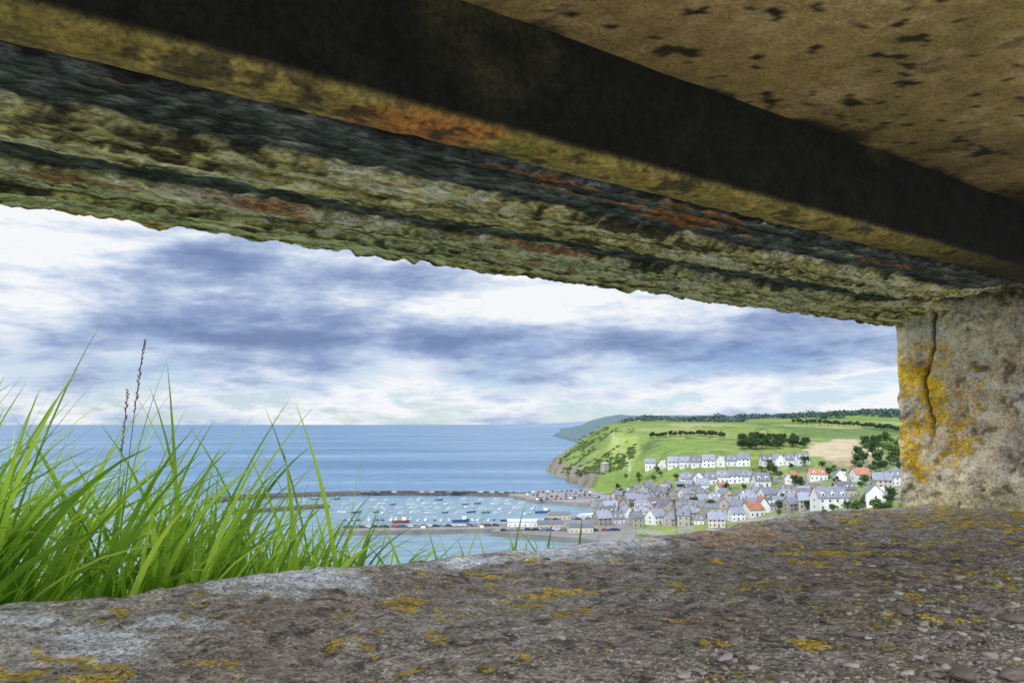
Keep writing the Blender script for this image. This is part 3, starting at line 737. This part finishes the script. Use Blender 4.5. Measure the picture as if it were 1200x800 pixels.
for j, (i, x, y, rz, lb) in enumerate([(4, 492, 623.5, .05, 'blue fishing boat moored on the near side of the inner quay'), (5, 470, 612.5, .05, 'red fishing boat moored behind the inner quay'),
      (4, 540, 611.5, .1, 'blue fishing boat moored behind the inner quay'), (4, 636, 601, .2, 'blue fishing boat berthed between the quay and the car park'), (5, 612, 626, .1, 'red fishing boat in front of the long white shed'), (4, 560, 623, .1, 'blue fishing boat on the near side of the inner quay by the grass tips')]):
    boat(i, x, y, rz, lb, None, .7)
def car(mat):
    r = empty('parked_car', (0, 0, 0))
    pr = [(-2.1, .35), (2.1, .35), (2.12, .8), (1.2, .95), (.6, 1.42), (-1.2, 1.45), (-2.0, .95)]
    v = [(x, -.85, z) for x, z in pr]+[(x, .85, z) for x, z in pr]; n_ = len(pr)
    build('body', v, [tuple(range(n_-1, -1, -1)), tuple(range(n_, 2*n_))]+[(i, (i+1) % n_, n_+(i+1) % n_, n_+i) for i in range(n_)], M[mat], r)
    MB().add([(-1.5, -.87, 1.0), (.95, -.87, 1.0), (.5, -.87, 1.36), (-1.15, -.87, 1.36)], [(0, 1, 2, 3)]).add([(-1.5, .87, 1.0), (.95, .87, 1.0), (.5, .87, 1.36), (-1.15, .87, 1.36)], [(3, 2, 1, 0)]).build('side_window', M['glass'], r)
    for x in (-1.3, 1.3):
        for y in (-.85, .85):
            MB().tube([(x, y-.12, .32), (x, y+.12, .32)], .32, 10).build('wheel', M['tyre'], r)
    note(r); return r
CK = ['car_white', 'car_grey', 'car_dark', 'car_red', 'car_blue']
cars = {k_: car(k_) for k_ in CK}; cu = set()
def put_car(x, y, rz, where, z):
    k_ = random.choices(CK, [2, 4, 5, 1, 3])[0]
    o = cars[k_] if k_ not in cu else copy_tree(cars[k_]); cu.add(k_)
    X_, Y_ = gp(x, y, z); o.location = (X_, Y_, z); o.rotation_euler = (0, 0, rz); cn = k_[4:]
    tag(o, f'{cn} car parked {where}', 'car', f'{cn} cars parked {where}')
for r in range(4):
    for j in range(14):
        if random.random() < .1: continue
        y = 577.5+r*2.7; x = 614+r*5+j*5.6
        put_car(x+random.uniform(-.7, .7), y-j*.2, math.pi/2+random.gauss(0, .06), 'in the '+['back', 'second', 'third', 'front'][r]+' row of the car park', 2.72)
for j in range(30):
    x = 425+j*6.3+random.uniform(-1.5, 1.5); put_car(x, 577.0+(.8*(x-540)/75 if x > 540 else 0), random.gauss(0, .1), 'along the outer breakwater', 2.61)
for j in range(26):
    put_car(405+j*7+random.uniform(-2, 2), 618.2-j*.09, random.gauss(0, .1), 'on the inner quay', 2.51)
for j in range(32):
    put_car(590+(j % 16)*9+random.uniform(-3, 3), (611.5 if j < 16 else 621.5)-.35*(j % 16)*(j < 16)+random.uniform(-.5, .5), random.gauss(.2, .2), 'around the harbour sheds', 2.63)

# ------------------------------------------------------------------ trees
def leaves(lumps, n_, size):
    lumps = np.array(lumps, float); w = lumps[:, 3]*lumps[:, 4]; idx = rng.choice(len(lumps), n_, p=w/w.sum()); L = lumps[idx]
    d = rng.normal(size=(n_, 3)); d /= np.linalg.norm(d, axis=1)[:, None]; r = rng.uniform(.45, 1.05, n_)[:, None]
    p = L[:, :3]+d*r*np.stack([L[:, 3], L[:, 3], L[:, 4]], 1)
    a = rng.normal(size=(n_, 3)); a /= np.linalg.norm(a, axis=1)[:, None]; b_ = np.cross(a, rng.normal(size=(n_, 3))); b_ /= np.linalg.norm(b_, axis=1)[:, None]
    sz = size*rng.uniform(.5, 1.2, n_)[:, None]
    v = np.stack([p-a*sz-b_*sz*.6, p+a*sz-b_*sz*.5, p+a*sz*.8+b_*sz*.6, p-a*sz*.7+b_*sz*.7], 1).reshape(-1, 3)
    f = np.arange(n_*4).reshape(-1, 4); return v, f
def tree_proto(h, rad, leaf, seed):
    random.seed(seed); r = empty('tree', (0, 0, 0))
    mb = MB().tube([(0, 0, -.5), (.1, 0, h*.35), (.2, .1, h*.7)], [.32, .22, .1], 7)
    for k_ in range(4):
        a = k_*1.6+random.random(); mb.tube([(.1, 0, h*.35), (math.cos(a)*rad*.6, math.sin(a)*rad*.6, h*.65)], [.12, .05], 5)
    mb.build('trunk', M['bark'], r)
    lumps = []
    for k_ in range(9):
        a = random.uniform(0, 6.3); q_ = random.uniform(.1, .62)*rad; rr = random.uniform(.35, .6)*rad
        lumps.append((math.cos(a)*q_, math.sin(a)*q_, h*random.uniform(.38, .82), rr, rr*random.uniform(.6, .9)))
    v, f = leaves(lumps, 560, .42); build('crown', v, f, M[leaf], r); note(r); return r
tp = [tree_proto(8, 3.6, 'leaf_dark', 1), tree_proto(7, 3.8, 'leaf_mid', 2), tree_proto(9.5, 4, 'leaf_dark', 3), tree_proto(5, 3, 'leaf_mid', 4)]
tn = ['dark broad tree', 'light green round tree', 'tall dark tree', 'low light green tree']
tused = set(); random.seed(21)
def tree(i, x, y, sc, where, group=True):
    X_, Y_, Z_ = hit(x, y)
    if any((X_-a)**2+(Y_-b_)**2 < 18 for a, b_ in hp): return
    o = tp[i] if i not in tused else copy_tree(tp[i]); tused.add(i)
    o.location = (X_, Y_, Z_); o.rotation_euler = (0, 0, random.uniform(0, 6.3)); o.scale = (sc, sc, sc*random.uniform(.85, 1.1))
    tag(o, f'{tn[i]} {where}', 'tree', f'{tn[i]}s {where}' if group else None)
for _ in range(84):
    tree(random.randrange(4), random.uniform(715, 1055), random.uniform(572, 608), random.uniform(.5, .9), 'among the old town houses')
for _ in range(44):
    tree(random.randrange(4), random.uniform(860, 1055), random.uniform(546, 572), random.uniform(.6, 1.0), 'between the orange roofed houses below the pale field')
for _ in range(9):
    tree(random.choice([1, 3]), random.uniform(720, 800), random.uniform(552, 572), random.uniform(.5, .8), 'on the slope left of the terraces')
for _ in range(56):
    t0 = random.random(); tree(random.choice([0, 2]), 866+80*t0, 529-4*t0-random.uniform(0, 13)*(1-.4*t0), random.uniform(.95, 1.3), 'in the dark wood above the right hand terrace')
for _ in range(34):
    tree(random.choice([0, 2, 1]), random.uniform(1005, 1060), random.uniform(516, 546), random.uniform(.9, 1.4), 'right of the pale brown field')
for _ in range(30):
    t0 = (_+random.random())/30; tree(0, 762+88*t0, 514-3*math.sin(t0*3)-random.uniform(0, .8), random.uniform(.65, .95), 'in the hedge line above the upper terrace')
for _ in range(40):
    t0 = (_+random.random())/40; tree(random.choice([0, 2]), 930+125*t0, 497+10*t0*t0+random.uniform(-.6, .6), random.uniform(.8, 1.15), 'in the field hedge below the skyline')
tree(1, 1006, 603, 1.0, 'poking above the sill left of the pier base', False); tree(3, 1028, 600, 1.2, 'at the foot of the pier beside the sill', False)
L = []
for _ in range(800):
    x = random.uniform(830, 1200)if random.random() < .82 else random.uniform(720, 830)
    Yw = random.uniform(1350, 2600); X_ = (x-600)/F*Yw; Z_ = float(terr(X_, Yw)); r = random.uniform(6, 12)
    if float(vn(X_/160, Yw/220, 0, 171)) < (-.35 if x > 830 else .1): continue
    L.append((X_, Yw, Z_+r*.4, r*1.5, r*.65))
v, f = leaves(L, 32000, 2.0); w_ = build('wood', v, f, M['leaf_far']); tag(w_, 'far off bluish green woods and hedges along the plateau skyline', 'wood', kind='stuff')
L = []
for _ in range(1100):
    x = random.uniform(655, 745); y = random.uniform(500, 556); X_, Y_, Z_ = hit(x, y)
    if not 740 < Y_ < 1400: continue
    if float(fbm(np.array([X_/18]), np.array([Y_/18]), 0, 3, 142)[0])+float(fbm(np.array([X_/60]), np.array([Y_/60]), 0, 3, 141)[0]) < -.05: continue
    r = random.uniform(.8, 1.9); L.append((X_, Y_, Z_+r*.1, r*1.7, r*.5))
v, f = leaves(L, 18000, .6); w_ = build('scrub', v, f, M['leaf_mid']); tag(w_, 'low gorse scrub covering the seaward slope of the headland', 'scrub', kind='stuff')

# ------------------------------------------------------------------ sky, sun, camera
SUN = Vector((-.25, -.54, .80)).normalized()
world = bpy.data.worlds.new('World'); scene.world = world; world.use_nodes = True; nt = world.node_tree
for n_ in list(nt.nodes): nt.nodes.remove(n_)
out = nt.nodes.new('ShaderNodeOutputWorld')
sky = nt.nodes.new('ShaderNodeTexSky'); sky.sky_type = 'NISHITA'; sky.sun_disc = False
sky.sun_elevation = math.asin(SUN.z); sky.sun_rotation = math.atan2(SUN.x, SUN.y); sky.air_density = 1.0; sky.dust_density = 0; sky.ozone_density = 2
b1 = nt.nodes.new('ShaderNodeBackground'); b1.inputs[1].default_value = .10
nt.links.new(mulc(nt, sky.outputs[0], (.56, .74, 1.05)), b1.inputs[0])
tc = nt.nodes.new('ShaderNodeTexCoord').outputs['Generated']
sep = nt.nodes.new('ShaderNodeSeparateXYZ'); nt.links.new(tc, sep.inputs[0]); dx, dy, dz = sep.outputs
mp = N(nt, 'ShaderNodeMapping'); mp.inputs['Scale'].default_value = (4.2, 4.2, 15); mp.inputs['Location'].default_value = (4.3, 2.0, 3.1); nt.links.new(tc, mp.inputs[0])
nA = noise(nt, mp.outputs[0], 1.0, 8, .58, .1)
nB = noise(nt, mp.outputs[0], 2.9, 5, .62, .2)
val = mathn(nt, 'ADD', mathn(nt, 'MULTIPLY', nA, 1.05), mathn(nt, 'MULTIPLY', nB, .55))
blobs = [(40, 280, 130, 45, .20), (590, 350, 150, 24, .22), (1000, 445, 140, 20, .12), (650, 470, 520, 18, .10), (120, 465, 200, 24, .06), (760, 375, 90, 12, .06),
         (270, 315, 190, 36, -.17), (110, 385, 250, 28, -.14), (470, 394, 240, 22, -.15), (860, 405, 270, 26, -.15)]
for (bx, by, rx, ry, am) in blobs:
    r, Yr, Zr = ray(bx, by); Lr = math.sqrt(r*r+Yr*Yr+Zr*Zr); ux, uz = r/Lr, Zr/Lr
    ex = mathn(nt, 'MULTIPLY', mathn(nt, 'SUBTRACT', dx, ux), F/rx*.95); ez = mathn(nt, 'MULTIPLY', mathn(nt, 'SUBTRACT', dz, uz), F/ry*.95)
    g2_ = mathn(nt, 'MULTIPLY_ADD', ex, ex, mathn(nt, 'MULTIPLY', ez, ez))
    val = mathn(nt, 'MULTIPLY_ADD', mathn(nt, 'EXPONENT', mathn(nt, 'MULTIPLY', g2_, -1.0)), am, val)
ccol = ramp(nt, mathn(nt, 'SUBTRACT', val, .115), [(.40, (.19, .265, .46)), (.52, (.28, .365, .585)), (.62, (.43, .53, .73)), (.71, (.67, .75, .88)), (.80, (.92, .94, .965))])
b2 = nt.nodes.new('ShaderNodeBackground'); nt.links.new(ccol, b2.inputs[0])
# cloud glow added around the sun, behind the viewer, to fill the interior
dp = nt.nodes.new('ShaderNodeVectorMath'); dp.operation = 'DOT_PRODUCT'; nt.links.new(tc, dp.inputs[0]); dp.inputs[1].default_value = tuple(SUN)
glow = mathn(nt, 'POWER', mathn(nt, 'MAXIMUM', mathn(nt, 'SUBTRACT', dp.outputs['Value'], .25), 0), 1.3)
nt.links.new(mathn(nt, 'MULTIPLY_ADD', glow, 5.0, 1.0), b2.inputs[1])
lowf = N(nt, 'ShaderNodeMapRange'); lowf.inputs[1].default_value = .12; lowf.inputs[2].default_value = .01; nt.links.new(dz, lowf.inputs[0])
clear = mathn(nt, 'MULTIPLY', ramp(nt, nB, [(.47, 0), (.60, 1)]), mathn(nt, 'MULTIPLY', lowf.outputs[0], .85))
ms = nt.nodes.new('ShaderNodeMixShader'); nt.links.new(clear, ms.inputs[0]); nt.links.new(b2.outputs[0], ms.inputs[1]); nt.links.new(b1.outputs[0], ms.inputs[2])
nt.links.new(ms.outputs[0], out.inputs[0])
sl = bpy.data.lights.new('sun', 'SUN'); sl.energy = 2.6; sl.angle = math.radians(6); sl.color = (1, .94, .85)
so = bpy.data.objects.new('sun', sl); so.rotation_euler = SUN.to_track_quat('Z', 'Y').to_euler(); link(so)
cam = bpy.data.cameras.new('camera'); cam.sensor_width = 36; cam.lens = F/1200*36; cam.clip_start = .02; cam.clip_end = 200000
co = bpy.data.objects.new('camera', cam); co.location = (0, 0, H); co.rotation_euler = (math.pi/2+P, 0, 0); link(co); scene.camera = co
scene.view_settings.view_transform = 'Standard'; scene.view_settings.look = 'None'; scene.view_settings.exposure = 0
